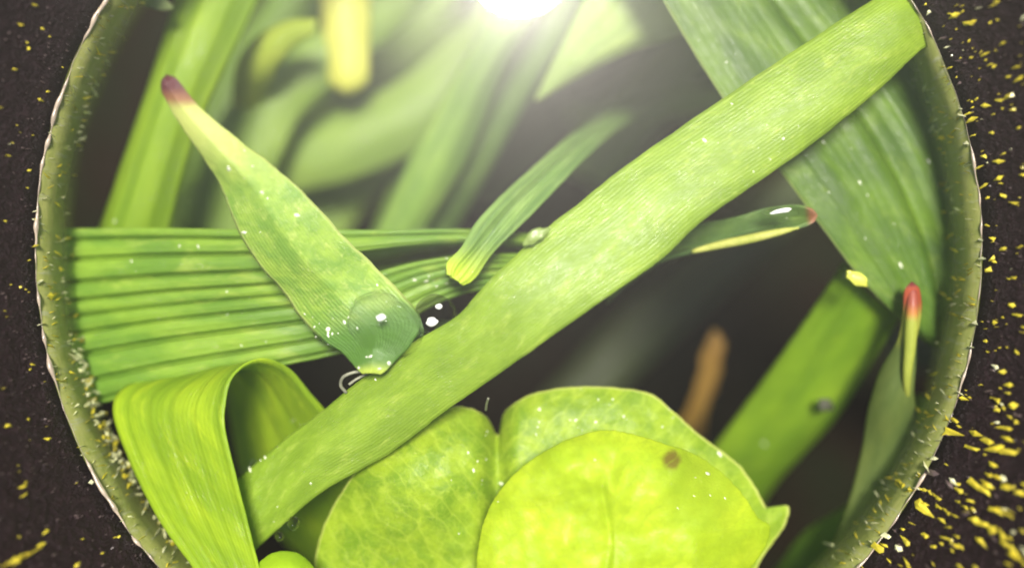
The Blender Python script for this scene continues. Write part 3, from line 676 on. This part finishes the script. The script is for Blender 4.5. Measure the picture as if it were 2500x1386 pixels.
# ------------------------------------------------------------ water, hairs, grit
k = N('water'); gl = k.n('ShaderNodeBsdfGlass'); gl.inputs['IOR'].default_value = 1.33; gl.inputs['Roughness'].default_value = 0.0
tp = k.n('ShaderNodeBsdfTransparent'); 
ms = k.n('ShaderNodeMixShader'); ms.inputs[0].default_value = .62
k.l(gl.outputs[0], ms.inputs[1]); k.l(tp.outputs[0], ms.inputs[2]); k.l(ms.outputs[0], k.out.inputs[0]); M_W = k.m
DG = 'water drops in the leaf joint'
def drop(px, py, z, r, sq, lb, rot=0, seed=1):
    o = blob('water_drop', Q(px, py, z), r, M_W, sq=sq, amp=.12, rot=rot, seed=seed, seg=40, rg=26)
    tag(o, lb, 'water drop', DG); return o
drop(938, 792, .5, .80, (1.05, .8, .42), 'large water drop on the base of the maroon-tipped blade', rot=-.5)
drop(1062, 768, .1, .40, (1.1, 1.1, .6), 'medium water drop beside the large drop', seed=4)
drop(792, 805, -.4, .24, (1, 1.2, .6), 'small water drop left of the large drop', seed=5)
drop(716, 1276, 0, .13, (1, 1.2, .8), 'tiny white bead of water below the long diagonal blade', seed=6)
drop(682, 1308, -.1, .10, (1, 1.1, .8), 'tinier bead of water beside the curled leaf edge', seed=7)
drop(1905, 519, -.35, .26, (1.6, .42, .4), 'water film on the reddish tip of the slim folded blade', seed=9)
M_B = simple('painted_glint', (0.97, 0.97, 0.9), .1, 1.0)  # white beads that paint the highlights on the water drops
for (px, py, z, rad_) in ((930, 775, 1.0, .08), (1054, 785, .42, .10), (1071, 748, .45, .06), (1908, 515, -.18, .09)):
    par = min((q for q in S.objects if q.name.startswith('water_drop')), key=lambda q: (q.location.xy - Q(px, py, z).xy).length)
    bb = blob('painted_glint', Q(px, py, z), rad_, M_B, sq=(2.6, .6, .4) if px > 1800 else (1.2, .9, .6), seed=px, amp=.3, rot=.2); bb.parent = par; bb.location = bb.location - par.location
M_H = simple('root_hair', (0.42, 0.42, 0.30), .4, .6, .3)
o = tube('root_hair', [Q(905, 905, 0), Q(865, 908, .1), Q(838, 920, .1), Q(832, 940, 0), Q(845, 958, -.1)], .035, M_H)
tag(o, 'thin pale hair looping below the large water drop', 'plant hair')
o = tube('root_hair', [Q(896, 912, 0), Q(870, 925, .05), Q(852, 938, .05)], .028, M_H)
tag(o, 'short pale hair inside the looping hair', 'plant hair')
o = tube('root_hair', [Q(1186, 1000, -.3), Q(1188, 985, 0), Q(1192, 972, .3)], .025, M_H)
tag(o, 'tiny upright hair above the clover notch', 'plant hair')
M_D = simple('dew_glint', (0.92, 0.95, 0.70), .12, 1.0)  # opaque pale colour paints the glints of the wet specks

from mathutils.bvhtree import BVHTree
bpy.context.view_layer.update()
dg = bpy.context.evaluated_depsgraph_get()
V = []; F = []
def speck(px, py, r, el_=1.0, ang=0.0):
    o_ = Vector((0, 0, CAM_Z)); d = (P(px, py, 0) - o_).normalized()
    hit, loc, nrm, _, ob, _ = S.ray_cast(dg, o_, d)
    if not hit or ob.name.startswith(('ground', 'fleck', 'wall', 'clear', 'rim', 'bulb')): return
    if nrm.z < 0: nrm = -nrm
    t = nrm.cross(Vector((math.sin(ang), math.cos(ang), .05))).normalized(); s = nrm.cross(t).normalized()
    b = len(V); ns = 8
    for q in range(2):
        for i in range(ns):
            a = 2 * math.pi * i / ns
            V.append(loc + (t * math.cos(a) * el_ + s * math.sin(a)) * r * (1, .65)[q] + nrm * r * (0, .45)[q])
    V.append(loc + nrm * r * .6)
    for i in range(ns):
        j = (i + 1) % ns; F.append((b + i, b + j, b + ns + j, b + ns + i)); F.append((b + ns + i, b + ns + j, b + 2 * ns))
rr = random.Random(11)
def cluster(x0, y0, sx, sy, n, r0=.012, r1=.03, el_=1.0, ang=None):
    for _ in range(int(n * .6)):
        speck(rr.gauss(x0, sx), rr.gauss(y0, sy), rr.uniform(r0, r1) * rr.choice((.4, .6, .8, 1.2)), rr.uniform(1, 1 + el_), rr.uniform(0, 6) if ang is None else ang + rr.uniform(-.4, .4))
cluster(1830, 320, 90, 60, 26, el_=1.6, ang=.5)
cluster(1780, 160, 60, 60, 12, el_=1.8, ang=.5)
cluster(650, 470, 60, 80, 18, ang=.3)
cluster(600, 420, 25, 40, 8, .02, .06)
cluster(790, 810, 30, 28, 26, .015, .045)
cluster(940, 790, 60, 50, 7, .008, .02)
cluster(1050, 690, 50, 30, 22, .012, .035)
cluster(900, 880, 30, 25, 14, .015, .05)
cluster(1180, 1180, 30, 70, 20, .012, .04)
cluster(1450, 1010, 130, 40, 46, .01, .035)
cluster(1750, 1180, 60, 60, 14, .012, .04, 3, .6)
cluster(2080, 500, 100, 110, 26, .012, .035, 2.5, 1.4)
cluster(620, 780, 80, 60, 16, .012, .03, 2, 1.3)
cluster(420, 700, 150, 110, 14, .012, .03, 2, 1.3)
cluster(680, 1280, 30, 60, 10, .015, .04)
cluster(720, 1030, 10, 14, 5, .015, .03)
for t in range(6): speck(584 + 13 * t + rr.uniform(-5, 5), 1160 - 9 * t + rr.uniform(-4, 4), rr.uniform(.012, .04), rr.uniform(1.3, 3), .9)
me = link('dew', V, F, M_D); tag(me, 'fine dew specks over the blades, their glints painted as pale colour', kind='stuff')

# ------------------------------------------------------------ haze added to spread the lamp glare
hz = bpy.data.meshes.new('haze'); bmh = bmesh.new(); bmesh.ops.create_cube(bmh, size=1)
bmesh.ops.scale(bmh, vec=(680, 680, 56), verts=bmh.verts); bmesh.ops.translate(bmh, vec=(0, 0, -1.5), verts=bmh.verts); bmh.to_mesh(hz)
k = N('haze'); pv = k.n('ShaderNodeVolumePrincipled'); pv.inputs['Color'].default_value = (1, .96, .88, 1)
pv.inputs['Density'].default_value = 0.0003; pv.inputs['Anisotropy'].default_value = 0.7
k.l(pv.outputs[0], k.out.inputs['Volume']); hz.materials.append(k.m)
ho = bpy.data.objects.new('haze', hz); COL.objects.link(ho); tag(ho, 'pale haze added to glow as glare round the lamp', kind='stuff')
